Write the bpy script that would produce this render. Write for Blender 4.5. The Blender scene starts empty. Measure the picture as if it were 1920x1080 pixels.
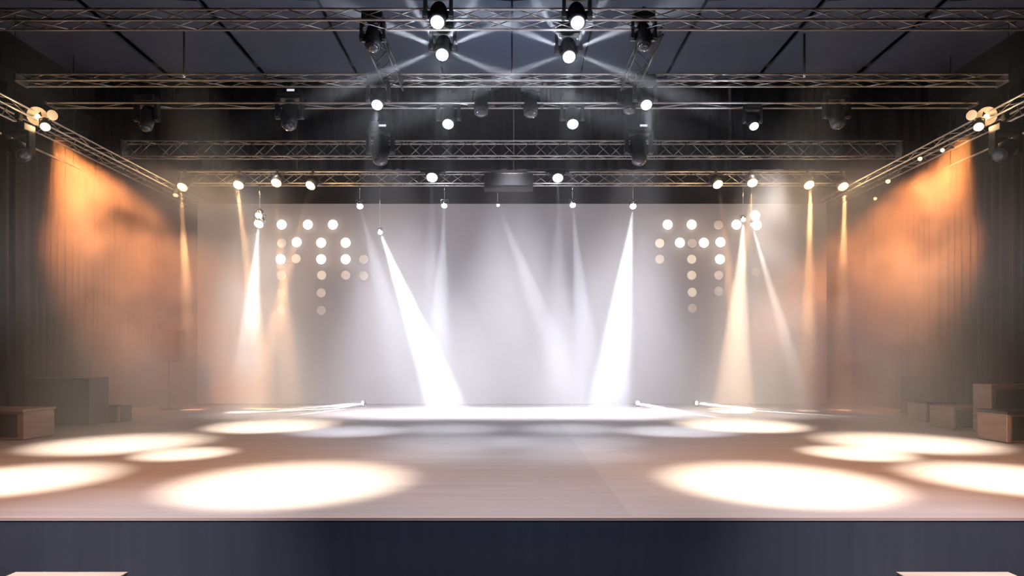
import bpy, math, random
from mathutils import Vector, Matrix
random.seed(7)
S = bpy.context.scene
COL = S.collection
PI = math.pi
F = 1280.0          # focal length in pixels of the 1920 px wide frame (24 mm on 36 mm)
CAM_Z, HOR = 1.5, 680.0
def at(px, py, Y):
    return Vector(((px - 960) / F * Y, Y, CAM_Z + (HOR - py) / F * Y))

# ------------------------------------------------------------------ render / view
S.view_settings.view_transform = 'Standard'
S.view_settings.look = 'None'
S.view_settings.exposure = 0.0
S.view_settings.gamma = 1.0
S.view_settings.use_curve_mapping = False
S.render.engine = 'CYCLES'
cy = S.cycles
cy.use_denoising = True
cy.max_bounces = 4; cy.diffuse_bounces = 2; cy.glossy_bounces = 2
cy.transmission_bounces = 2; cy.volume_bounces = 1; cy.transparent_max_bounces = 6
cy.sample_clamp_indirect = 3.0
cy.use_adaptive_sampling = True; cy.adaptive_threshold = .04; cy.adaptive_min_samples = 16
cy.caustics_reflective = False; cy.caustics_refractive = False
w = bpy.data.worlds.new('hall_dark'); S.world = w; w.use_nodes = True
w.node_tree.nodes['Background'].inputs[0].default_value = (0.22, 0.32, 0.62, 1)
w.node_tree.nodes['Background'].inputs[1].default_value = 0.028

cam = bpy.data.cameras.new('camera'); co = bpy.data.objects.new('camera', cam); COL.objects.link(co)
cam.lens = 24; cam.sensor_width = 36; cam.shift_y = (HOR - 540) / 1920
co.location = (0, 0, CAM_Z); co.rotation_euler = (PI / 2, 0, 0); cam.clip_end = 200
S.camera = co

# ------------------------------------------------------------------ materials
def mat(name, col, rough=.6, metal=0.0, spec=.5, noise=None, bump=None):
    m = bpy.data.materials.new(name); m.use_nodes = True
    nt = m.node_tree; b = nt.nodes['Principled BSDF']
    b.inputs['Roughness'].default_value = rough; b.inputs['Metallic'].default_value = metal
    b.inputs['Specular IOR Level'].default_value = spec
    b.inputs['Base Color'].default_value = (*col, 1)
    if noise:                                        # (scale xyz, amount, detail)
        sc, amt, det = noise
        tc = nt.nodes.new('ShaderNodeTexCoord'); mp = nt.nodes.new('ShaderNodeMapping')
        mp.inputs['Scale'].default_value = sc
        nz = nt.nodes.new('ShaderNodeTexNoise'); nz.inputs['Scale'].default_value = 1; nz.inputs['Detail'].default_value = det
        rp = nt.nodes.new('ShaderNodeMapRange'); rp.inputs[1].default_value = .25; rp.inputs[2].default_value = .75
        rp.inputs[3].default_value = 1 - amt; rp.inputs[4].default_value = 1 + amt
        mx = nt.nodes.new('ShaderNodeVectorMath'); mx.operation = 'SCALE'; mx.inputs[0].default_value = col
        nt.links.new(tc.outputs['Object'], mp.inputs[0]); nt.links.new(mp.outputs[0], nz.inputs['Vector'])
        nt.links.new(nz.outputs[0], rp.inputs[0]); nt.links.new(rp.outputs[0], mx.inputs['Scale'])
        nt.links.new(mx.outputs[0], b.inputs['Base Color'])
        if bump:
            bp = nt.nodes.new('ShaderNodeBump'); bp.inputs['Strength'].default_value = bump; bp.inputs['Distance'].default_value = .02
            nt.links.new(nz.outputs[0], bp.inputs['Height']); nt.links.new(bp.outputs[0], b.inputs['Normal'])
    return m
def glow(name, col, strength):
    m = bpy.data.materials.new(name); m.use_nodes = True
    b = m.node_tree.nodes['Principled BSDF']
    b.inputs['Base Color'].default_value = (.8, .8, .8, 1)
    b.inputs['Emission Color'].default_value = (*col, 1); b.inputs['Emission Strength'].default_value = strength
    m.cycles.emission_sampling = 'NONE'
    return m
M = dict(
    black=mat('black_fixture_paint', (.012, .013, .016), .45, 0, .4),
    alu=mat('truss_aluminium', (.86, .84, .82), .38, .6, .5, ((3, 3, 3), .35, 4)),
    lattice=mat('truss_lattice', (.42, .41, .40), .32, .9, .5, ((2.3, 2.3, 2.3), .9, 2)),  # strong random tone stands in for sparkles on the webbing
    chrome=mat('chrome', (.8, .8, .8), .15, 1),
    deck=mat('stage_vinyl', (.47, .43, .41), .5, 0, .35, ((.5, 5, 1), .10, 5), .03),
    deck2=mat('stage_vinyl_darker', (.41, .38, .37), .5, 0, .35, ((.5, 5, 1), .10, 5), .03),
    fascia=mat('stage_skirt_navy', (.055, .058, .075), .75, 0, .3, ((9, 9, .4), .12, 3)),
    lip=mat('stage_edge_trim', (.55, .42, .36), .4, 0, .5),
    screen=mat('projection_screen', (.77, .76, .82), .8, 0, .2),
    curtain=mat('curtain_velour', (.017, .0145, .0155), .7, 0, .35, ((7, 7, .3), .25, 3)),
    curtain2=mat('valance_velour', (.007, .008, .012), .85, 0, .3, ((7, 7, .3), .25, 3)),
    wall=mat('wall_paint_dark', (.030, .030, .036), .8, 0, .3, ((.6, .6, .6), .15, 3)),
    ceil=mat('ceiling_black', (.012, .014, .02), .9),
    panel=mat('ceiling_panel_blue', (.060, .082, .130), .7, 0, .3, ((.8, .8, .8), .12, 3)),
    ground=mat('hall_floor', (.06, .06, .07), .6, 0, .3, ((1, 1, 1), .15, 3)),
    case=mat('case_dark', (.026, .022, .023), .5, 0, .4, ((4, 4, 4), .2, 3)),
    wood=mat('case_brown_side', (.34, .22, .16), .5, 0, .4, ((2, 2, 14), .25, 4)),
    tan=mat('pale_plywood', (.62, .45, .35), .55, 0, .4, ((2, 14, 2), .12, 4)),
    grille=mat('speaker_grille', (.05, .045, .045), .8, 0, .3),
    white=glow('lens_white', (.93, .96, 1.0), 9.0),
    warm=glow('lens_warm', (1.0, .72, .40), 2.4),
    dish=glow('amber_dish_flap_glow', (.9, .42, .12), .38),
    bulb=glow('bulb_amber', (1.0, .72, .38), 2.2),
    small_glow=glow('small_glint_glow', (.9, .95, 1.0), .8),  # glow for painted glints on the heads, also for the cable bulbs
    dark_lens=mat('unlit_lens', (.05, .06, .08), .08, 0, .8),
)
for i, (c, s) in enumerate([((1., .90, .76), 3.2), ((1., .78, .58), .85), ((1., .76, .60), .60), ((1., .78, .66), .40)]):
    M['dot%d' % i] = glow('round_lamp_lens_%d' % i, c, s)
    M['dot%d' % i].node_tree.nodes['Principled BSDF'].inputs['Base Color'].default_value = (.45, .42, .4, 1)

# ------------------------------------------------------------------ mesh builder
class MB:
    def __init__(s): s.v = []; s.f = []; s.sm = []
    def box(s, c, d, rot=None, taper=1.0):
        n = len(s.v); c = Vector(c)
        for z in (-1, 1):
            t = 1 if z < 0 else taper
            for x, y in ((-1, -1), (1, -1), (1, 1), (-1, 1)):
                p = Vector((x * d[0] / 2 * t, y * d[1] / 2 * t, z * d[2] / 2))
                if rot is not None: p = rot @ p
                s.v.append(c + p)
        for q in ((3, 2, 1, 0), (4, 5, 6, 7), (0, 1, 5, 4), (1, 2, 6, 5), (2, 3, 7, 6), (3, 0, 4, 7)):
            s.f.append([n + i for i in q]); s.sm.append(False)
        return s
    def tube(s, a, b, r, seg=8, r2=None):
        a, b = Vector(a), Vector(b); d = (b - a).normalized()
        q = d.to_track_quat('Z', 'Y'); n = len(s.v); r2 = r if r2 is None else r2
        for p, rr in ((a, r), (b, r2)):
            for i in range(seg):
                t = 2 * PI * i / seg
                s.v.append(p + q @ Vector((math.cos(t) * rr, math.sin(t) * rr, 0)))
        for i in range(seg):
            j = (i + 1) % seg
            s.f.append([n + i, n + j, n + seg + j, n + seg + i]); s.sm.append(True)
        s.f.append([n + i for i in range(seg)][::-1]); s.sm.append(False)
        s.f.append([n + seg + i for i in range(seg)]); s.sm.append(False)
        return s
    def lathe(s, o, d, prof, seg=20):
        """prof: list of (distance along d, radius)"""
        o = Vector(o); q = Vector(d).normalized().to_track_quat('Z', 'Y'); n = len(s.v)
        for h, r in prof:
            for i in range(seg):
                t = 2 * PI * i / seg
                s.v.append(o + q @ Vector((math.cos(t) * max(r, 1e-4), math.sin(t) * max(r, 1e-4), h)))
        for k in range(len(prof) - 1):
            for i in range(seg):
                j = (i + 1) % seg; a = n + k * seg; b = a + seg
                s.f.append([a + i, a + j, b + j, b + i]); s.sm.append(True)
        s.f.append([n + i for i in range(seg)][::-1]); s.sm.append(False)
        s.f.append([n + (len(prof) - 1) * seg + i for i in range(seg)]); s.sm.append(False)
        return s
    def build(s, name, m, parent=None, bevel=0):
        base = Vector(parent.location) if parent is not None and parent.parent is None else Vector((0, 0, 0))
        if parent is not None and parent.parent is not None: base = Vector(parent['base'])
        me = bpy.data.meshes.new(name)
        me.from_pydata([v - base for v in s.v], [], s.f); me.materials.append(m)
        me.polygons.foreach_set('use_smooth', s.sm); me.update()
        o = bpy.data.objects.new(name, me); COL.objects.link(o)
        if parent is not None: o.parent = parent
        if bevel:
            b = o.modifiers.new('bevel', 'BEVEL'); b.width = bevel; b.segments = 2; b.limit_method = 'ANGLE'
        return o
def sub(mb, name, m, part, base):
    """a piece of a part; part itself has no transform of its own, base is the thing's location"""
    me = bpy.data.meshes.new(name)
    me.from_pydata([v - Vector(base) for v in mb.v], [], mb.f); me.materials.append(m)
    me.polygons.foreach_set('use_smooth', mb.sm); me.update()
    o = bpy.data.objects.new(name, me); COL.objects.link(o); o.parent = part
    return o
def thing(name, loc, label, cat, group=None):
    o = bpy.data.objects.new(name, None); COL.objects.link(o); o.location = loc; o.empty_display_size = .1
    o['label'] = label; o['category'] = cat
    if group: o['group'] = group
    return o
def tag(o, label, cat, group=None, kind=None):
    o['label'] = label; o['category'] = cat
    if group: o['group'] = group
    if kind: o['kind'] = kind
    return o
def struct(mb, name, m, label=None, cat=None):
    o = mb.build(name, m); o['kind'] = 'structure'
    if label: o['label'] = label; o['category'] = cat
    return o

# ------------------------------------------------------------------ lights
def spot(loc, aim, power, deg, col=(1, 1, 1), blend=.35, radius=.06):
    l = bpy.data.lights.new('spot_beam', 'SPOT'); l.energy = power; l.color = col
    l.spot_size = math.radians(deg); l.spot_blend = blend; l.shadow_soft_size = radius
    o = bpy.data.objects.new('spot_beam', l); COL.objects.link(o); o.location = loc
    o.rotation_euler = (Vector(aim) - Vector(loc)).to_track_quat('-Z', 'Y').to_euler()
    return o
def point(loc, power, col, radius=.15):
    l = bpy.data.lights.new('lamp_glow', 'POINT'); l.energy = power; l.color = col; l.shadow_soft_size = radius
    o = bpy.data.objects.new('lamp_glow', l); COL.objects.link(o); o.location = loc
    return o
COOL = (.80, .87, 1.0); WARM = (1.0, .62, .30); AMB = (1.0, .31, .085); NEUT = (1.0, .95, .90)

# ------------------------------------------------------------------ setting
TZ = 7.3                       # height of the truss grid
BACK = 24.3
struct(MB().box((0, 8, -1.15), (44, 40, .1)), 'floor', M['ground'])
struct(MB().box((0, BACK + .2, 4.4), (30, .2, 11.2)), 'wall_back', M['wall'])
struct(MB().box((-14.6, 10, 4.4), (.2, 29, 11.2)), 'wall_left', M['ceil'])
struct(MB().box((14.6, 10, 4.4), (.2, 29, 11.2)), 'wall_right', M['ceil'])
struct(MB().box((0, 10, 10.2), (30, 29, .2)), 'ceiling', M['ceil'])

# stage
st = thing('stage_platform', (0, 6.62, 0), 'wide raised stage with pale matte deck and navy front skirt', 'stage')
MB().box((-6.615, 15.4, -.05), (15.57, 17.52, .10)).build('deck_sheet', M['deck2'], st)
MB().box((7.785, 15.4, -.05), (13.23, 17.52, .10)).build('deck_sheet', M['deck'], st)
MB().box((0, 6.612, -.0115), (28.8, .05, .029)).build('edge_trim', M['lip'], st)
MB().box((0, 6.637, -.56), (28.8, .08, 1.06)).build('front_skirt', M['fascia'], st)

# ceiling panels: tilted longitudinal slabs
xs = [-12.3, -9.6, -6.9, -4.3, -1.9]
k = 0
for sgn, words in ((-1, 'left'), (1, 'right')):
    for i, x0 in enumerate(xs):
        x0a, x1a = x0, (xs[i + 1] if i + 1 < len(xs) else 0.0) - .02
        mb = MB()
        za, zb = 9.58, 9.44        # outer edge high, inner edge low
        v = [(x0a, 15, za), (x1a, 15, zb), (x1a, 19.3, zb), (x0a, 19.3, za)]
        if sgn > 0: v = [(-x, y, z) for x, y, z in v]
        n = len(mb.v)
        mb.v += [Vector(p) for p in v] + [Vector((p[0], p[1], p[2] + .06)) for p in v]
        for q in ((0, 1, 2, 3), (7, 6, 5, 4), (0, 4, 5, 1), (1, 5, 6, 2), (2, 6, 7, 3), (3, 7, 4, 0)):
            mb.f.append(list(q)); mb.sm.append(False)
        o = mb.build('ceiling_panel', M['panel']); o['kind'] = 'structure'

# screen
sc0, sc1 = at(375, 757, 24), at(1555, 382, 24)
scr = thing('projection_screen', (0, 24, 0), 'huge pale rectangular backdrop screen filling the back of the stage', 'screen')
MB().box((0, 24.04, (sc0.z + sc1.z) / 2), (sc1.x - sc0.x, .06, sc1.z - sc0.z)).build('screen_surface', M['screen'], scr)
MB().box((0, 24.15, .07), (sc1.x - sc0.x, .12, .14)).build('bottom_rail', M['black'], scr)
for s in (-1, 1): MB().box((s * 10.6, 24.15, 3.6), (.1, .1, 7.2)).build('support_post', M['black'], scr)

# curtains
def curtain(a, b, z0, z1, pitch, amp, name, m, label, group, seed):
    r = random.Random(seed); a, b = Vector(a), Vector(b); L = (b - a).length; d = (b - a) / L
    nrm = Vector((-d.y, d.x, 0)); ps = []; u = 0
    phase = 0; n = int(L / pitch * 12); ph = []
    for i in range(n + 1):
        t = i / n; u = t * L
        w = math.sin(2 * PI * (u / pitch + .35 * math.sin(u * 1.7 + seed) + .2 * math.sin(u * 3.9 + 2 * seed)))
        w = math.copysign(abs(w) ** .7, w)
        ps.append(a + d * u + nrm * amp * w * (.7 + .3 * math.sin(u * 2.3 + seed)))
    mb = MB()
    for off in (0, .012):
        for z in (z0, z1):
            mb.v += [Vector((p.x + nrm.x * off, p.y + nrm.y * off, z)) for p in ps]
    N = n + 1
    for i in range(n):
        mb.f.append([i, i + 1, N + i + 1, N + i]); mb.sm.append(True)
        mb.f.append([2 * N + i + 1, 2 * N + i, 3 * N + i, 3 * N + i + 1]); mb.sm.append(True)
        mb.f.append([i + 1, i, 2 * N + i, 2 * N + i + 1]); mb.sm.append(False)
        mb.f.append([N + i, N + i + 1, 3 * N + i + 1, 3 * N + i]); mb.sm.append(False)
    mb.f.append([0, N, 3 * N, 2 * N]); mb.sm.append(False)
    mb.f.append([n, 2 * N + n, 3 * N + n, N + n]); mb.sm.append(False)
    return tag(mb.build(name, m), label, 'curtain', group)
for s, side in ((-1, 'left'), (1, 'right')):
    pts = [(s * 11.85, 13.2), (s * 12.15, 16.6), (s * 12.4, 20.2), (s * 12.55, 24.0)]
    wd = ['nearest the front of the stage', 'in the middle of the wing', 'deepest, beside the screen']
    for i in range(3):
        a, b = pts[i], pts[i + 1]
        curtain((a[0], a[1] + .06, 0), (b[0], b[1] - .06, 0), 0, 8.2, .36, .12, 'stage_curtain', M['curtain'],
                'dark pleated side curtain along the %s wing, %s' % (side, wd[i]), 'side curtains of the stage', 3 + i + 7 * (s > 0))
for i, (x0, x1) in enumerate(((-11.95, -6.3), (-6.2, .04), (.06, 6.2), (6.3, 11.95))):
    curtain((x0, 19.6, 0), (x1, 19.6, 0), 7.05, 10.0, .42, .07, 'valance_curtain', M['curtain2'],
            'black pleated border curtain hanging under the ceiling, ' + ['far left of four', 'left of the centre gap', 'right of the centre gap', 'far right of four'][i],
            'border curtains under the ceiling', 31 + i)

# ------------------------------------------------------------------ trusses
def cross_truss(Y, z_top, s, dep, half, label, web=.5, r=.02, name='hanging_truss', group='cross trusses'):
    t = thing(name, (0, Y, z_top), label, 'truss', group)
    rows = [(Y, z_top), (Y, z_top - s), (Y + dep, z_top), (Y + dep, z_top - s)]
    if s == 0: rows = rows[::2]
    for y, z in rows:
        MB().tube((-half, y, z), (half, y, z), r, 10).build('chord', M['alu'], t)
    n = int(2 * half / web); rr = r * .5
    def zig(p, q, jit):
        mb = MB(); rn = random.Random(jit)
        for i in range(n):
            x0, x1 = -half + i * web, -half + (i + 1) * web
            a, b = (p, q) if i % 2 == 0 else (q, p)
            mb.tube((x0, a[0], a[1]), (x1, b[0], b[1]), rr, 6)
        return mb
    if s:
        zig(rows[0], rows[1], 1).build('lattice', M['lattice'], t)
        zig(rows[3], rows[2], 2).build('lattice', M['lattice'], t)
        zig(rows[1], rows[3], 3).build('lattice', M['lattice'], t)
        zig(rows[2], rows[0], 4).build('lattice', M['lattice'], t)
    else:
        zig(rows[0], rows[1], 1).build('lattice', M['lattice'], t)
    for x in (-half, half):
        MB().box((x, Y + dep / 2, z_top - s / 2), (.04, dep + .06, s + .06)).build('end_plate', M['lattice'], t)
    return t
Y1, Y2, Y3, Y4, Y5 = 11.5, 14.3, 15.1, 18.2, 21.3
def zof(py, Y): return CAM_Z + (HOR - py) / F * Y
Z1, Z2, Z3, Z4, Z5 = zof(17, Y1), zof(139, Y2), zof(193, Y3), zof(264, Y4), zof(322, Y5)
cross_truss(Y1, Z1, .18, .34, 10.4, 'nearest lighting truss, bright chords crossing the top edge of the picture', .55)
cross_truss(Y2, Z2, .125, .33, 10.4, 'second lighting truss back, thin twin chords below the blue ceiling panels', .62)
cross_truss(Y3, Z3, 0, .30, 10.3, 'flat ladder truss just behind and below the second truss', .9)
cross_truss(Y4, Z4 , .40, .26, 10.4, 'deep zigzag lattice truss, fourth back, above the row of warm lamps', .42)
cross_truss(Y5, Z5, .36, .30, 10.4, 'hindmost hazy truss just above the screen, carrying the warm lamps', .5)

def long_truss(x0, x1, ya, yb, z, s, wdt, label, name='hanging_truss', group='lengthwise trusses', web=.55, cm='alu', lm='lattice'):
    t = thing(name, (x0, ya, z), label, 'truss', group)
    L = yb - ya; n = int(L / web); sg = 1 if wdt > 0 else -1
    C = [(0, z), (0, z - s), (wdt, z), (wdt, z - s)]
    def P(c, y): return (x0 + (x1 - x0) * (y - ya) / L + c[0], y, c[1])
    for c in C: MB().tube(P(c, ya), P(c, yb), .022, 10).build('chord', M[cm], t)
    for p, q in ((0, 1), (3, 2), (1, 3), (2, 0)):
        mb = MB()
        for i in range(n):
            a, b = (p, q) if i % 2 == 0 else (q, p)
            mb.tube(P(C[a], ya + L * i / n), P(C[b], ya + L * (i + 1) / n), .011, 6)
        mb.build('lattice', M[lm], t)
    return t
for s, side in ((-1, 'left'), (1, 'right')):
    long_truss(s * 10.5, s * 10.5, 8.6, 23.2, 7.02, .16, s * .55, 'long side truss running back along the %s wing' % side)
    # side pipe
    p = thing('hanging_pipe', (s * 11.5, 14.0, 6.72), 'thin bare lighting pipe below the side truss on the %s' % side, 'pipe', 'side lighting pipes')
    MB().tube((s * 11.5, 13.0, 6.66), (s * 11.5, 18.2, 6.66), .024, 10).build('tube', M['alu'], p)
    for y in (13.6, 15.8, 17.9): MB().tube((s * 11.5, y, 6.66), (s * 11.5, y, 10.1), .012, 6).build('drop_wire', M['black'], p)
    # lengthwise truss between the first and the third truss
    long_truss(s * 2.62, s * 2.62, Y1 + .36, Y2 - .02, 7.36, .16, -s * .34, 'short black lengthwise truss on the %s, bridging the two nearest cross trusses' % side, cm='black', lm='black')
    # drop cable with small bulb
    x = at(345 if s < 0 else 1508, 141, 16.5)
    d = thing('hanging_cable', (x.x, 16.5, x.z), 'thin black cable hanging from the %s ceiling panels with a tiny bulb' % side, 'cable', 'hanging bulb cables')
    MB().tube((x.x, 16.5, x.z + .04), (x.x, 16.5, 9.6), .028, 8).build('cord', M['black'], d)
    MB().lathe((x.x, 16.5, x.z - .03), (0, 0, 1), [(-.02, 0), (-.01, .025), (.02, .03), (.06, .02)], 10).build('bulb', M['small_glow'], d)

# ------------------------------------------------------------------ fixtures
def moving_head(lens, aim, k, chord_z, lens_mat, label, group, name='moving_head_spotlight', lit_glint=False, chord_y=None):
    """lens: centre of the lens; aim: direction the head looks; k: lens radius; chord_z: pipe it hangs on"""
    lens = Vector(lens); d = Vector(aim).normalized(); q = k / .11
    piv = lens - d * .24 * q
    top = piv.z + .34 * q
    cz = max(chord_z, top + .16 * q)
    root = thing(name, (piv.x, piv.y, cz), label, 'stage light', group)
    base = root.location
    cl = MB().box((piv.x, piv.y, cz), (.07 * q, .10 * q, .12 * q))
    cl.tube((piv.x - .05 * q, piv.y, cz), (piv.x + .05 * q, piv.y, cz), .05 * q, 10)
    cl.tube((piv.x, piv.y, cz - .05), (piv.x, piv.y, top + .1 * q), .022 * q, 8)
    if chord_y is not None: cl.tube((piv.x, piv.y, cz), (piv.x, chord_y, cz), .022, 8)
    cl.build('clamp', M['black'], root)
    bs = MB().box((piv.x, piv.y, top + .05 * q), (.40 * q, .30 * q, .14 * q)).build('base', M['black'], root, .015 * q)
    if lit_glint: sub(MB().box((piv.x + .06 * q, piv.y - .152 * q, top + .045 * q), (.13 * q, .006, .035 * q)), 'small_glint_glow', M['small_glow'], bs, base)  # self-lit strip stands in for a glint on the base
    yk = MB()
    for sx in (-1, 1):
        yk.box((piv.x + sx * .215 * q, piv.y, piv.z + .13 * q), (.055 * q, .16 * q, .36 * q))
        yk.tube((piv.x + sx * .14 * q, piv.y, piv.z), (piv.x + sx * .255 * q, piv.y, piv.z), .075 * q, 14)
    yk.box((piv.x, piv.y, piv.z + .30 * q), (.46 * q, .17 * q, .06 * q))
    yk.build('yoke', M['black'], root)
    hd = MB().lathe(piv, d, [(-.25 * q, .07 * q), (-.24 * q, .12 * q), (-.14 * q, .145 * q), (.0, .15 * q), (.12 * q, .14 * q), (.23 * q, .132 * q), (.235 * q, .112 * q)], 20).build('head', M['black'], root)
    ln = MB().lathe(lens - d * .012 * q, d, [(0, k), (.02 * q, k * .97), (.045 * q, k * .78), (.06 * q, k * .45), (.066 * q, 0)], 20)
    sub(ln, 'lens', lens_mat, hd, base)
    return root

def par_can(lens, aim, k, chord_z, lens_mat, label, group, stem=.02, name='par_spotlight', body=None, stem_mat=None):
    lens = Vector(lens); d = Vector(aim).normalized(); q = k / .16
    piv = lens - d * .17 * q
    root = thing(name, (piv.x, piv.y, chord_z), label, 'stage light', group); base = root.location
    body = body or M['black']
    cl = MB().box((piv.x, piv.y, chord_z), (.06, .09, .10))
    cl.tube((piv.x, piv.y, chord_z), (piv.x, piv.y, piv.z + .22 * q), stem, 8)
    cl.build('hanging_rod', stem_mat or body, root)
    yk = MB().box((piv.x, piv.y, piv.z + .215 * q), (.42 * q, .035 * q, .02 * q))
    for sx in (-1, 1): yk.box((piv.x + sx * .20 * q, piv.y, piv.z + .1 * q), (.02 * q, .035 * q, .24 * q))
    yk.build('yoke', body, root)
    hd = MB().lathe(piv, d, [(-.22 * q, .06 * q), (-.2 * q, .11 * q), (-.08 * q, .165 * q), (.17 * q, .175 * q), (.172 * q, .162 * q)], 20).build('can', body, root)
    sub(MB().lathe(lens - d * .008 * q, d, [(0, k), (.03 * q, k * .92), (.06 * q, k * .6), (.072 * q, 0)], 20), 'lens', lens_mat, hd, base)
    return root

DOWN = Vector((0, -.45, -1))
def lit_head(px, py, Y, k_px, cz, mat_, label, group, beam=None, aim=None, glow_w=25, cy_=None):
    p = at(px, py, Y); a = aim or Vector((0, -.75, -1))
    moving_head(p, a, k_px / F * Y, cz, mat_, label, group, chord_y=cy_)
    d = Vector(a).normalized()
    if beam:
        tgt, pw, deg = beam
        spot(p + d * .12, tgt, pw, deg, COOL, 1, .05)
    if glow_w: point(p + d * .25, glow_w, COOL if mat_ is M['white'] else WARM, .1)

G1 = 'lit white moving heads on the trusses'
lit_head(820, 42, Y1 - .42, 12.5, Z1 - .18, M['white'], 'lit white moving head at the top edge, left one on the nearest truss', G1, ((at(815, 200, Y1).x, Y1 - .4, 2), 700, 22), cy_=Y1)
lit_head(1083, 43, Y1 - .42, 12.5, Z1 - .18, M['white'], 'lit white moving head at the top edge, right one on the nearest truss', G1, ((at(1083, 200, Y1).x, Y1 - .4, 2), 700, 22), cy_=Y1)
lit_head(829, 103, Y1 + .75, 11.5, Z1, M['white'], 'star-rayed white moving head against the blue ceiling, left of centre', G1, ((at(845, 300, Y1 + .7).x, Y1 + 1.2, 2), 1300, 28))
lit_head(1067, 107, Y1 + .75, 11.5, Z1, M['white'], 'star-rayed white moving head against the blue ceiling, right of centre', G1, ((at(1067, 300, Y1 + .7).x, Y1 + 1.2, 2), 1300, 28))
for px, py in ((829, 103), (1067, 107)):
    p = at(px, py, Y1 + .75) + Vector((0, -.22, 0))
    for ang in (30, 62, 118, 150, 202, -22):
        v = Vector((math.cos(math.radians(ang)), .12, math.sin(math.radians(ang)) * .85)).normalized()
        spot(p + v * .2, p + v, 24000 if v.z > 0 else 12000, 13, COOL, 1, .03)
lit_head(707, 197, Y2 - .42, 10, Z2 - .12, M['white'], 'lit white moving head under the second truss, left of centre', G1, ((at(660, 400, Y2).x, Y2 + .3, 2), 4000, 26), cy_=Y2)
lit_head(1212, 197, Y2 - .42, 10, Z2 - .12, M['white'], 'lit white moving head under the second truss, right of centre', G1, ((at(1260, 400, Y2).x, Y2 + .3, 2), 4000, 26), cy_=Y2)
lit_head(840, 233, Y3, 10, Z3, M['white'], 'lit white moving head under the ladder truss, left of centre', G1, ((at(840, 500, Y3).x, Y3 + .3, 1), 2000, 26))
lit_head(1074, 233, Y3, 10, Z3, M['white'], 'lit white moving head under the ladder truss, right of centre', G1, ((at(1070, 500, Y3).x, Y3 + .3, 1), 2000, 26))
lit_head(1414, 237, Y3, 8, Z3, M['white'], 'lone lit white moving head on the right half of the ladder truss', G1, None)
lit_head(810, 333, Y5 - .45, 10, Z5, M['white'], 'lit white moving head on the hindmost truss, left of centre', G1, ((at(812, 700, Y5).x, Y5 - .2, 1), 14000, 14), cy_=Y5)
lit_head(1046, 334, Y5 - .45, 9.5, Z5, M['white'], 'lit white moving head on the hindmost truss, right of centre', G1, ((at(1050, 700, Y5).x, Y5 - .2, 1), 14000, 14), cy_=Y5)
G2 = 'unlit moving heads on the trusses'
for px, py, Y, kpx, cz, lab in (
        (698, 90, Y1 + .3, 12, Z1 - .18, 'unlit glinting moving head below the nearest truss, left of centre'),
        (1208, 88, Y1 + .3, 12, Z1 - .18, 'unlit glinting moving head below the nearest truss, right of centre'),
        (902, 212, Y3, 12, Z3, 'unlit moving head on the ladder truss, between the two lit ones, left'),
        (995, 214, Y3, 12, Z3, 'unlit moving head on the ladder truss, between the two lit ones, right'),
        (541, 237, Y3, 13, Z3, 'unlit moving head on the left half of the ladder truss'),
        (1181, 208, Y3 - .1, 11, Z3, 'unlit moving head on the ladder truss beside the right lit head'),
        (272, 240, Y3, 11, Z3, 'unlit moving head at the far left of the ladder truss'),
        (1572, 235, Y3, 12, Z3, 'unlit moving head at the far right of the ladder truss'),
        (712, 303, Y4 - .45, 13, Z4 - .1, 'unlit black moving head on the zigzag truss, left of centre'),
        (1199, 303, Y4 - .45, 13, Z4 - .1, 'unlit black moving head on the zigzag truss, right of centre')):
    moving_head(at(px, py, Y), (0, -.35, -1), kpx / F * Y * .9, cz, M['dark_lens'], lab, G2, lit_glint=px in (712, 1199, 541, 995), chord_y=Y4 if py == 303 else None)

# warm row on the hindmost truss
G3 = 'warm lamps on the hindmost truss'
ordl = ['outermost on the left', 'second from the left', 'third from the left', 'left one nearest the centre',
        'right one nearest the centre', 'third from the right', 'second from the right', 'outermost on the right']
rows = ((342, 351, (348, 520)), (447, 347, (462, 480)), (518, 343, (529, 520)), (582, 348, (553, 460)),
        (1346, 346, (1362, 470)), (1411, 343, (1395, 470)), (1517, 347, (1516, 560)), (1581, 350, (1580, 560)))
for i, (px, py, tg) in enumerate(rows):
    Y = Y5 - .26; p = at(px, py, Y); tgt = at(tg[0], tg[1], Y + .25)
    d = (tgt - p).normalized()
    par_can(p, d + Vector((0, -.9, 0)), 9.5 / F * Y, Z5, M['warm'], 'amber lamp under the hindmost truss, ' + ordl[i], G3)
    spot(p + Vector((0, -.1, -.1)), tgt, 34000, 7, (1, .50, .20), .5, .05)
    point(p + Vector((0, -.3, 0)), 30, WARM, .1)
p = at(329, 366, Y5 - .3)
par_can(p, (0.02, -.5, -1), 5 / F * Y5, Z5, M['warm'], 'small amber lamp tucked below the outermost left warm lamp', G3)
spot(p, at(332, 500, Y5), 3000, 14, WARM, .6, .05)

# beam projectors hanging just in front of the screen
G4 = 'beam lights in front of the screen'
def beam_light(px, py, Y, tx, ty, tY, pw, deg, col, kpx, label, blend=.6):
    p = at(px, py, Y); t = at(tx, ty, tY); d = (t - p).normalized()
    par_can(p, d + Vector((0, -.8, 0)), kpx / F * Y, Z5, M['white'], label, G4, .008, 'beam_spotlight', M['chrome'])
    spot(p + d * .1, t, pw, deg, col, blend, .04)
beam_light(713, 436, 21.4, 842, 775, 20.4, 60000, 14, COOL, 4.5, 'small bright beam light left of centre throwing the strongest white shaft')
beam_light(675, 387, 21.5, 760, 700, 21.7, 9000, 15, COOL, 6, 'small beam light at the top of the screen, left, faint shaft')
beam_light(833, 386, 21.5, 820, 765, 22.4, 18000, 12, COOL, 5.5, 'small beam light at the top of the screen, left of centre')
beam_light(934, 385, 21.5, 1085, 765, 22.4, 14000, 11, COOL, 3, 'tiny beam light at the top of the screen nearest the centre line')
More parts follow.
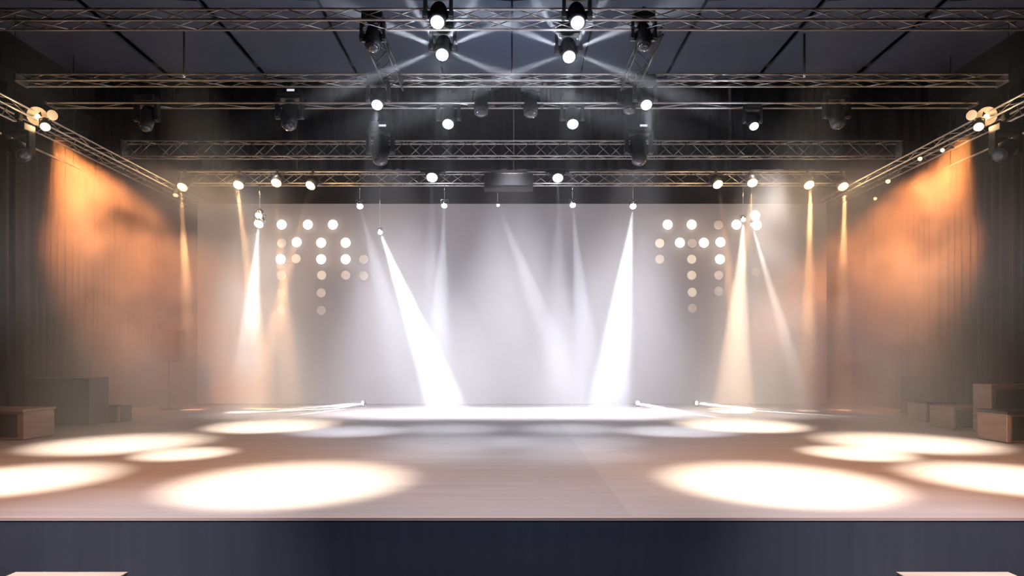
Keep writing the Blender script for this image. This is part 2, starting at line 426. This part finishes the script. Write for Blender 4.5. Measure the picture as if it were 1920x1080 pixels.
beam_light(1074, 385, 21.5, 1108, 765, 22.2, 18000, 12, COOL, 5.5, 'small beam light at the top of the screen, right of centre')
beam_light(1187, 387, 21.4, 1142, 770, 20.9, 60000, 14.5, COOL, 6, 'small beam light at the top of the screen, right, strong white shaft')
beam_light(485, 420, 21.4, 458, 770, 20.8, 15000, 13, NEUT, 8.5, 'larger white beam light left of the round lamps, lower of two stacked')
beam_light(485, 404, 21.4, 500, 770, 21.5, 5000, 8, NEUT, 6.5, 'white beam light left of the round lamps, upper of two stacked')
beam_light(1394, 412, 21.4, 1375, 770, 20.9, 22000, 14, (1, .80, .60), 4.5, 'small beam light on the right throwing a broad warm shaft')
beam_light(1410, 421, 21.4, 1512, 770, 21.2, 14000, 7, (1, .88, .76), 3, 'tiny beam light on the right throwing a slanting shaft')

# ------------------------------------------------------------------ round lamps fixed on the screen
def dot(px, py, lvl, label, group):
    p = at(px, py, 23.94); r = (9.2 if lvl == 0 else 8.6) / F * 23.94
    t = thing('round_bulb_lamp', (p.x, 24.0, p.z), label, 'lamp', group)
    MB().lathe((p.x, 24.005, p.z), (0, -1, 0), [(0, r * .9), (.05, r * .95), (.06, r * .9)], 20).build('housing', M['screen'], t)
    MB().lathe((p.x, 23.95, p.z), (0, -1, 0), [(0, r), (.02, r * .96), (.045, r * .7), (.055, 0)], 24).build('lens', M['dot%d' % lvl], t)
    if lvl == 0: point((p.x, 23.5, p.z), .9, (1, .80, .58), .1)
nums = ['first', 'second', 'third', 'fourth', 'fifth']
rown = ['top', 'second', 'third', 'fourth', 'fifth', 'sixth']
L_ = [[(528, 421, 0), (577, 421, 0), (624, 421, 0)],
      [(528, 456, 2), (556, 454, 0), (602, 455, 0), (648, 455, 0)],
      [(526, 486, 0), (555, 485, 1), (602, 486, 0), (648, 486, 0), (682, 486, 3)],
      [(527, 516, 2), (603, 516, 1), (648, 516, 2), (682, 517, 3)],
      [(527, 549, 3), (602, 549, 2)],
      [(527, 580, 3), (602, 582, 3)]]
R_ = [[(1252, 421, 0), (1297, 421, 0), (1347, 422, 3), (1381, 421, 0), (1419, 422, 0)],
      [(1237, 456, 1), (1275, 455, 0), (1298, 456, 3), (1320, 455, 0), (1351, 454, 0)],
      [(1237, 486, 2), (1297, 486, 1), (1350, 486, 0)],
      [(1297, 516, 1), (1348, 516, 2), (1418, 510, 3)],
      [(1298, 548, 1), (1348, 546, 3)],
      [(1298, 578, 3)]]
for R, side in ((L_, 'left'), (R_, 'right')):
    for i, row in enumerate(R):
        for j, (px, py, lv) in enumerate(row):
            n = len(row)
            pos = '%s of %d from the left' % (nums[j], n) if n > 1 else 'on its own'
            dot(px, py, lv, '%s round lamp on the screen, %s cluster, %s row, %s' % (['bright', 'dimmer', 'dim', 'faint'][lv], side, rown[i], pos),
                'round lamps on the %s of the screen' % side)
dot(1416, 404, 0, 'bright round lamp directly above the rightmost lamp of the right cluster', 'round lamps on the right of the screen')

# ------------------------------------------------------------------ amber side lamps
for s, side in ((-1, 'left'), (1, 'right')):
    px = (lambda v: v if s < 0 else 1920 - v)
    Y = 15.0
    c = at(px(70), 218, Y); k = .20
    d = Vector((-s * .50, -1, -.28)).normalized()
    t = thing('fresnel_spotlight', (c.x, c.y, 7.0), 'big amber dish spotlight with open flap on the %s side truss' % side, 'stage light', 'amber dish spotlights')
    MB().box((c.x, c.y + .1, 7.0), (.08, .1, .12)).tube((c.x, c.y + .1, 7.0), (c.x, c.y + .1, c.z + .2), .02, 8).build('clamp', M['black'], t)
    hb = MB().lathe(c - d * .3, d, [(-.1, .08), (-.08, .14), (.06, .19), (.19, .205), (.20, .20)], 24).build('housing', M['black'], t)
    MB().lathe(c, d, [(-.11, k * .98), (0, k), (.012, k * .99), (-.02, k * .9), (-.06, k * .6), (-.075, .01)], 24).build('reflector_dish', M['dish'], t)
    MB().lathe(c - d * .06, d, [(0, .03), (.03, .055), (.07, .05), (.09, 0)], 14).build('bulb', M['bulb'], t)
    f = at(px(98), 216, Y - .1)
    fq = Vector((-s * .9, -.6, -.1)).normalized()
    MB().lathe(f, fq, [(0, .11), (.012, .11)], 16).build('flap', M['dish'], t)  # flap is self-lit, in place of amber lamp light on it
    # hot lamp below
    h = at(px(85), 238, Y - .15)
    tgt = Vector((s * 11.0, 19.5, 4.0))
    par_can(h, Vector((-s * .5, -.7, -.8)), .10, c.z - .12, M['warm'], 'white-hot lamp hanging below the amber dish on the %s' % side, 'hot lamps below the amber dishes')
    spot(h + Vector((-s * .12, .12, -.12)), tgt, 11000, 52, AMB, .7, .08)
    point(h + Vector((-s * .1, -.3, -.1)), 18, WARM, .1)
    # fixture hanging on the side pipe
    e = at(px(45), 292, 14.2)
    moving_head(e, (-s * .8, -.5, -.6), .13, 6.66, M['dark_lens'], 'unlit black moving head on the side pipe at the %s edge' % side, 'moving heads on the side pipes')
# glowing beads standing in for reflections on the right side truss
for i, (px, py, Y, r) in enumerate(((1767, 280, 17.0, .045), (1725, 296, 17.9, .05), (1665, 338, 19.5, .06), (1641, 371, 20.2, .045))):
    p = at(px, py, Y)
    t = thing('hanging_glint', (p.x, p.y, 7.0), 'tiny warm glowing bead in place of a truss reflection at right, ' + ['nearest', 'second nearest', 'third nearest', 'farthest back'][i] + ' of four', 'bulb', 'added glint beads in the right haze')
    MB().tube((p.x, p.y, 7.0), (p.x, p.y, p.z), .008, 6).build('cord', M['black'], t)
    MB().lathe(p, (0, 0, -1), [(-.02, .02), (0, r), (r, r), (r * 1.7, 0)], 12).build('glint_bead', M['warm'], t)

a, b = at(907, 351, 20.9), at(1000, 321, 20.9)
t = thing('hanging_projector', ((a.x + b.x) / 2, 21.1, Z5), 'dark hazy box hanging centrally on the hindmost truss above the screen', 'projector')
MB().box((t.location.x, 21.28, (a.z + b.z) / 2), (b.x - a.x, .45, b.z - a.z)).build('body', M['case'], t, .03)
MB().box((t.location.x, 21.045, (a.z + b.z) / 2), ((b.x - a.x) * .8, .02, (b.z - a.z) * .6)).build('front_panel', M['black'], t)
for x in (-.5, .5): MB().tube((t.location.x + x, 21.3, b.z), (t.location.x + x, 21.3, b.z + .12), .02, 8).build('bracket', M['black'], t)

# ------------------------------------------------------------------ boxes on the stage
def case(px0, px1, py0, py1, Y, dep, label, name, cat, side_mat, front_mat, inset=True, lid=None, group=None, edges=False):
    a = at(px0, py1, Y); b = at(px1, py0, Y); w_, h_ = b.x - a.x, b.z
    cx = (a.x + b.x) / 2
    t = thing(name, (cx, Y, 0), label, cat, group)
    MB().box((cx, Y + dep / 2, h_ / 2 + .005), (w_, dep, h_ - .01)).build('body', side_mat, t, .015)
    if inset:
        MB().box((cx, Y - .004, h_ / 2), (w_ * .86, .012, h_ * .80)).build('front_panel', front_mat, t)
    if edges:
        for x in (a.x + .03, b.x - .03): MB().box((x, Y - .012, h_ / 2), (.06, .03, h_ - .03)).build('corner_post', M['tan'], t)
    if lid:
        MB().box((cx, Y + dep / 2 - .02, h_ + .02), (w_ + .05, dep + .08, .05)).build('lid', lid, t, .01)
    return t
# left
case(-120, 44, 772, 825, 13.2, .9, 'open-fronted brown low box at the left edge of the stage', 'equipment_box', 'box', M['wood'], M['case'], lid=M['wood'])
case(45, 167, 709, 798, 16.3, .8, 'tall wide dark cabinet against the left curtain', 'dark_cabinet', 'cabinet', M['case'], M['grille'])
case(148, 225, 761, 792, 17.1, .55, 'low dark bench with pale end posts on the left of the stage', 'low_bench', 'bench', M['case'], M['grille'], edges=True)
# right
case(1737, 1789, 757, 793, 17.0, .8, 'small dark box with pale side on the right, farthest from the front', 'equipment_box', 'box', M['wood'], M['grille'], lid=M['case'])
case(1789, 1857, 764, 806, 15.2, .9, 'monitor speaker box with framed dark grille, middle of the right row', 'monitor_speaker', 'speaker', M['wood'], M['grille'])
case(1859, 1985, 721, 814, 14.2, .58, 'tall dark cabinet with brown side by the right curtain', 'dark_cabinet', 'cabinet', M['wood'], M['grille'])
case(1887, 2050, 776, 831, 12.7, .8, 'brown box with dark overhanging lid at the right edge of the stage', 'equipment_box', 'box', M['wood'], M['case'], lid=M['case'], edges=True)
case(1778, 1808, 709, 762, 17.9, .45, 'slim upright dark speaker behind the right row of boxes', 'upright_speaker', 'speaker', M['case'], M['grille'])
case(1708, 1737, 705, 782, 19.4, .5, 'slim dark upright speaker fading into haze near the right curtain', 'upright_speaker', 'speaker', M['case'], M['grille'])
# speakers on stands, silhouettes in the haze
for px0, px1, py0, py1, Y, lab in ((283, 338, 618, 678, 21.6, 'hazy dark loudspeaker on a stand left of the screen'),
                                   (1694, 1726, 534, 566, 20.4, 'hazy dark loudspeaker on a tall stand by the right curtain')):
    a, b = at(px0, py1, Y), at(px1, py0, Y); cx, cz = (a.x + b.x) / 2, (a.z + b.z) / 2
    t = thing('stand_loudspeaker', (cx, Y, 0), lab, 'speaker', 'loudspeakers on stands')
    MB().box((cx, Y + .2, cz), (b.x - a.x, .45, b.z - a.z)).build('cabinet', M['case'], t, .05)
    MB().box((cx, Y - .03, cz), ((b.x - a.x) * .85, .02, (b.z - a.z) * .88)).build('grille', M['grille'], t)
    MB().tube((cx, Y + .2, .02), (cx, Y + .2, a.z), .02, 8).build('pole', M['black'], t)
    MB().lathe((cx, Y + .2, 0), (0, 0, 1), [(0, .26), (.02, .26), (.03, .04), (.06, .025)], 16).build('base_plate', M['black'], t)
# boxes on the hall floor in front of the stage
for s, side in ((-1, 'left'), (1, 'right')):
    xi, xo = (240 - 960) / F * 5.6, (75 - 75 - 960 + 30) / F * 5.6
    xi, xo = -3.15, -4.07
    zt = zof(1072, 5.6)
    t = thing('plywood_box', (s * (xi + xo) / -2 * 1.0, 5.2, -1.1), 'pale plywood box below the stage front, %s corner of the picture' % side, 'box', 'plywood boxes before the stage')
    cx = s * abs(xi + xo) / 2
    t.location.x = cx
    MB().box((cx, 5.2, (zt - 1.1) / 2 - .012), (abs(xi - xo) - .02, .8, zt + 1.1 - .025)).build('body', M['tan'], t)
    MB().box((cx, 5.2, zt - .012), (abs(xi - xo), .8, .024)).build('top', M['tan'], t, .004)

# floor beam lamps at the back
for i, (px, py, tx, ty, lab) in enumerate(((680, 762, 215, 786, 'tiny floor lamp left of centre at the screen foot, skimming left'),
                                     (1196, 762, 1400, 790, 'tiny floor lamp right of centre at the screen foot, skimming right'),
                                     (1306, 763, 1730, 790, 'tiny floor lamp farther right at the screen foot, skimming right'))):
    Yb = 23.2
    p = Vector(((px - 960) / F * Yb, Yb, .13))
    t = thing('floor_spotlight', (p.x, p.y, 0), lab, 'stage light', 'floor lamps at the screen foot')
    g = Vector(((tx - 960) / F * (CAM_Z * F / (ty - HOR)), CAM_Z * F / (ty - HOR), 0)); d = (g - p).normalized()
    MB().box((p.x, p.y, .02), (.16, .14, .03)).build('foot', M['black'], t)
    MB().lathe(p - d * .12, d, [(0, .05), (.02, .07), (.11, .075), (.12, .07)], 14).build('can', M['black'], t)
    MB().lathe(p, d, [(0, .07), (.02, .05), (.03, 0)], 14).build('lens', M['white'], t)
    spot(p + d * .05, p + Vector((g.x - p.x, g.y - p.y, 0)).normalized() * 2.1 - Vector((0, 0, p.z)), 110000, 5, COOL if i == 1 else NEUT, .8, .04)
    if i == 0: spot(p + d * .05, p + Vector((-2.0, -6.6, 0)).normalized() * 2.1 - Vector((0, 0, p.z)), 70000, 4, COOL, .8, .04)

# ------------------------------------------------------------------ floor pools (front-of-house lamps above and in front of the frame)
def pool(px, py, rx, ry, pw, col, back, blend=1):
    Y = CAM_Z * F / (py - HOR); X = (px - 960) / F * Y; r = rx / F * Y
    z = 8.6; src = Vector((X * .85, Y - back, z)); dist = (src - Vector((X, Y, 0))).length
    spot(src, (X, Y, 0), pw * .78 * dist * dist / 64, math.degrees(2 * math.atan(r * 1.12 / dist)), col, blend, .05)
WP = (1.0, .85, .68)
for px, py, rx, pw in ((545, 905, 235, 20000), (1460, 905, 225, 20000), (20, 900, 190, 20000), (1900, 898, 190, 20000),
                       (225, 832, 165, 18000), (1700, 830, 165, 18000), (345, 851, 95, 16000), (1608, 850, 105, 16000),
                       (510, 798, 125, 26000), (1390, 797, 125, 26000)):
    pool(px, py, rx, 0, pw, WP, 5.5 if py > 820 else 8)
# pale floods on the rear of the deck, above the border curtains
for x, tx, pw in ((-3.8, -3.0, 19000), (0, 0, 19000), (3.8, 3.0, 19000)):
    spot((x, 20.3, 9.1), (tx, 20.6, 0), pw * 1.1, 42, (.94, .91, 1.0), 1, .2)
for x in (-7.6, 7.6): spot((x, 20.3, 9.1), (x * .92, 20.7, 0), 8000, 40, (1, .88, .82), 1, .2)  # unseen floods added to brighten the outer screen and its haze
# warm side and cool centre washes of the deck, among added unseen fill lamps
for s in (-1, 1):
    spot((s * 5.0, 5.0, 8.5), (s * 5.5, 9.8, 0), 3400, 58, (1, .46, .24), 1, .15)
    spot((s * 5.5, 6.0, 8.6), (s * 9.2, 21.0, .9), 4200, 22, (.76, .76, 1.0), 1, .15)  # added lavender lamp that tints the wing haze, no fixture
    spot((s * 6.2, 7.0, 8.7), at(190 if s < 0 else 1765, 570 if s < 0 else 535, 18.0), 7000, 11, (1, .84, .70), 1, .1)  # added spot that brightens a haze patch in each wing
    spot((s * 4.0, 3.0, 5.0), (s * 3.9, 6.6, -.6), 2300, 40, (.84, .86, 1.0), 1, .2)  # added lamp that brightens the stage skirt from the hall side
    spot((s * 3.6, 1.5, 5.5), (s * 3.7, 5.2, -.3), 1200, 22, (1, .80, .66), 1, .1)  # added lamp that brightens the plywood box tops
spot((0, 3.0, 5.0), (0, 6.6, -.5), 900, 60, (.66, .74, 1.0), 1, .2)
spot((0, 6.2, 8.8), (0, 8.4, 0), 2600, 58, (1, .72, .60), 1, .15)
spot((0, 7, 8.8), (0, 14.5, 0), 2600, 54, (.76, .80, 1.0), 1, .15)
spot((0, 16.2, 7.5), (0, 17, 10), 75, 165, (.55, .70, 1.0), 1, .3)  # added uplight that brightens the ceiling panels, no fixture there

# ------------------------------------------------------------------ haze
hz = MB().box((0, 16.4, 4.65), (25.6, 15.1, 9.2)).build('haze', bpy.data.materials.new('stage_haze'))
tag(hz, 'pale drifting stage haze filling the air in front of the screen', 'haze', kind='stuff')
m = hz.data.materials[0]; m.use_nodes = True; nt = m.node_tree; nt.nodes.clear()
N = nt.nodes.new; Lk = nt.links.new
out = N('ShaderNodeOutputMaterial'); vs = N('ShaderNodeVolumeScatter')
vs.inputs['Color'].default_value = (1, 1, 1, 1); vs.inputs['Anisotropy'].default_value = 0.15
Lk(vs.outputs[0], out.inputs['Volume'])
geo = N('ShaderNodeNewGeometry'); sep = N('ShaderNodeSeparateXYZ'); Lk(geo.outputs['Position'], sep.inputs[0])
def mr(src, a, b, c, d):
    n = N('ShaderNodeMapRange'); n.interpolation_type = 'SMOOTHSTEP'
    for i, v in zip((1, 2, 3, 4), (a, b, c, d)): n.inputs[i].default_value = v
    Lk(src, n.inputs[0]); return n.outputs[0]
def mth(op, a, b=None):
    n = N('ShaderNodeMath'); n.operation = op
    for i, v in enumerate((a, b)):
        if v is None: continue
        if isinstance(v, (int, float)): n.inputs[i].default_value = v
        else: Lk(v, n.inputs[i])
    return n.outputs[0]
nz = N('ShaderNodeTexNoise'); nz.inputs['Scale'].default_value = .46; nz.inputs['Detail'].default_value = 2; nz.inputs['Roughness'].default_value = .55
Lk(geo.outputs['Position'], nz.inputs['Vector'])
ax = mth('ABSOLUTE', sep.outputs['X'])
fy = mr(sep.outputs['Y'], 9.0, 19.5, .12, 1.0)
fz = mr(sep.outputs['Z'], .3, 6.5, 1.0, .025)
base = mth('MULTIPLY', mth('MULTIPLY', fy, fz), .076)
# thicker drifting clouds in both wings
side = mth('MULTIPLY', mr(ax, 6.5, 9.5, 0, 1), mr(ax, 10.8, 12.0, 1, .12))
side = mth('MULTIPLY', side, mr(sep.outputs['Y'], 15.2, 19.6, 0, 1))
side = mth('MULTIPLY', side, mr(sep.outputs['Z'], 6.2, 7.6, 1, 0))
cloud = mr(nz.outputs[0], .43, .60, .015, .42)
puff = mth('MULTIPLY', mr(ax, 2.6, 4.4, 1, 0), mth('MULTIPLY', mr(sep.outputs['Y'], 11.7, 12.3, 0, 1), mr(sep.outputs['Y'], 13.0, 14.6, 1, 0)))
puff = mth('MULTIPLY', puff, mth('MULTIPLY', mr(sep.outputs['Z'], 5.4, 6.4, 0, 1), mr(sep.outputs['Z'], 7.6, 8.8, 1, 0)))
dens = mth('ADD', mth('ADD', base, mth('MULTIPLY', side, cloud)), mth('MULTIPLY', puff, .024))
mist = mth('MULTIPLY', mr(sep.outputs['Y'], 18.5, 21.0, 0, .05), mr(sep.outputs['Z'], 2.0, 6.2, 1, 0))
dens = mth('ADD', dens, mist)
Lk(dens, vs.inputs['Density'])
m.cycles.volume_step_rate = 1.0
m.cycles.homogeneous_volume = False
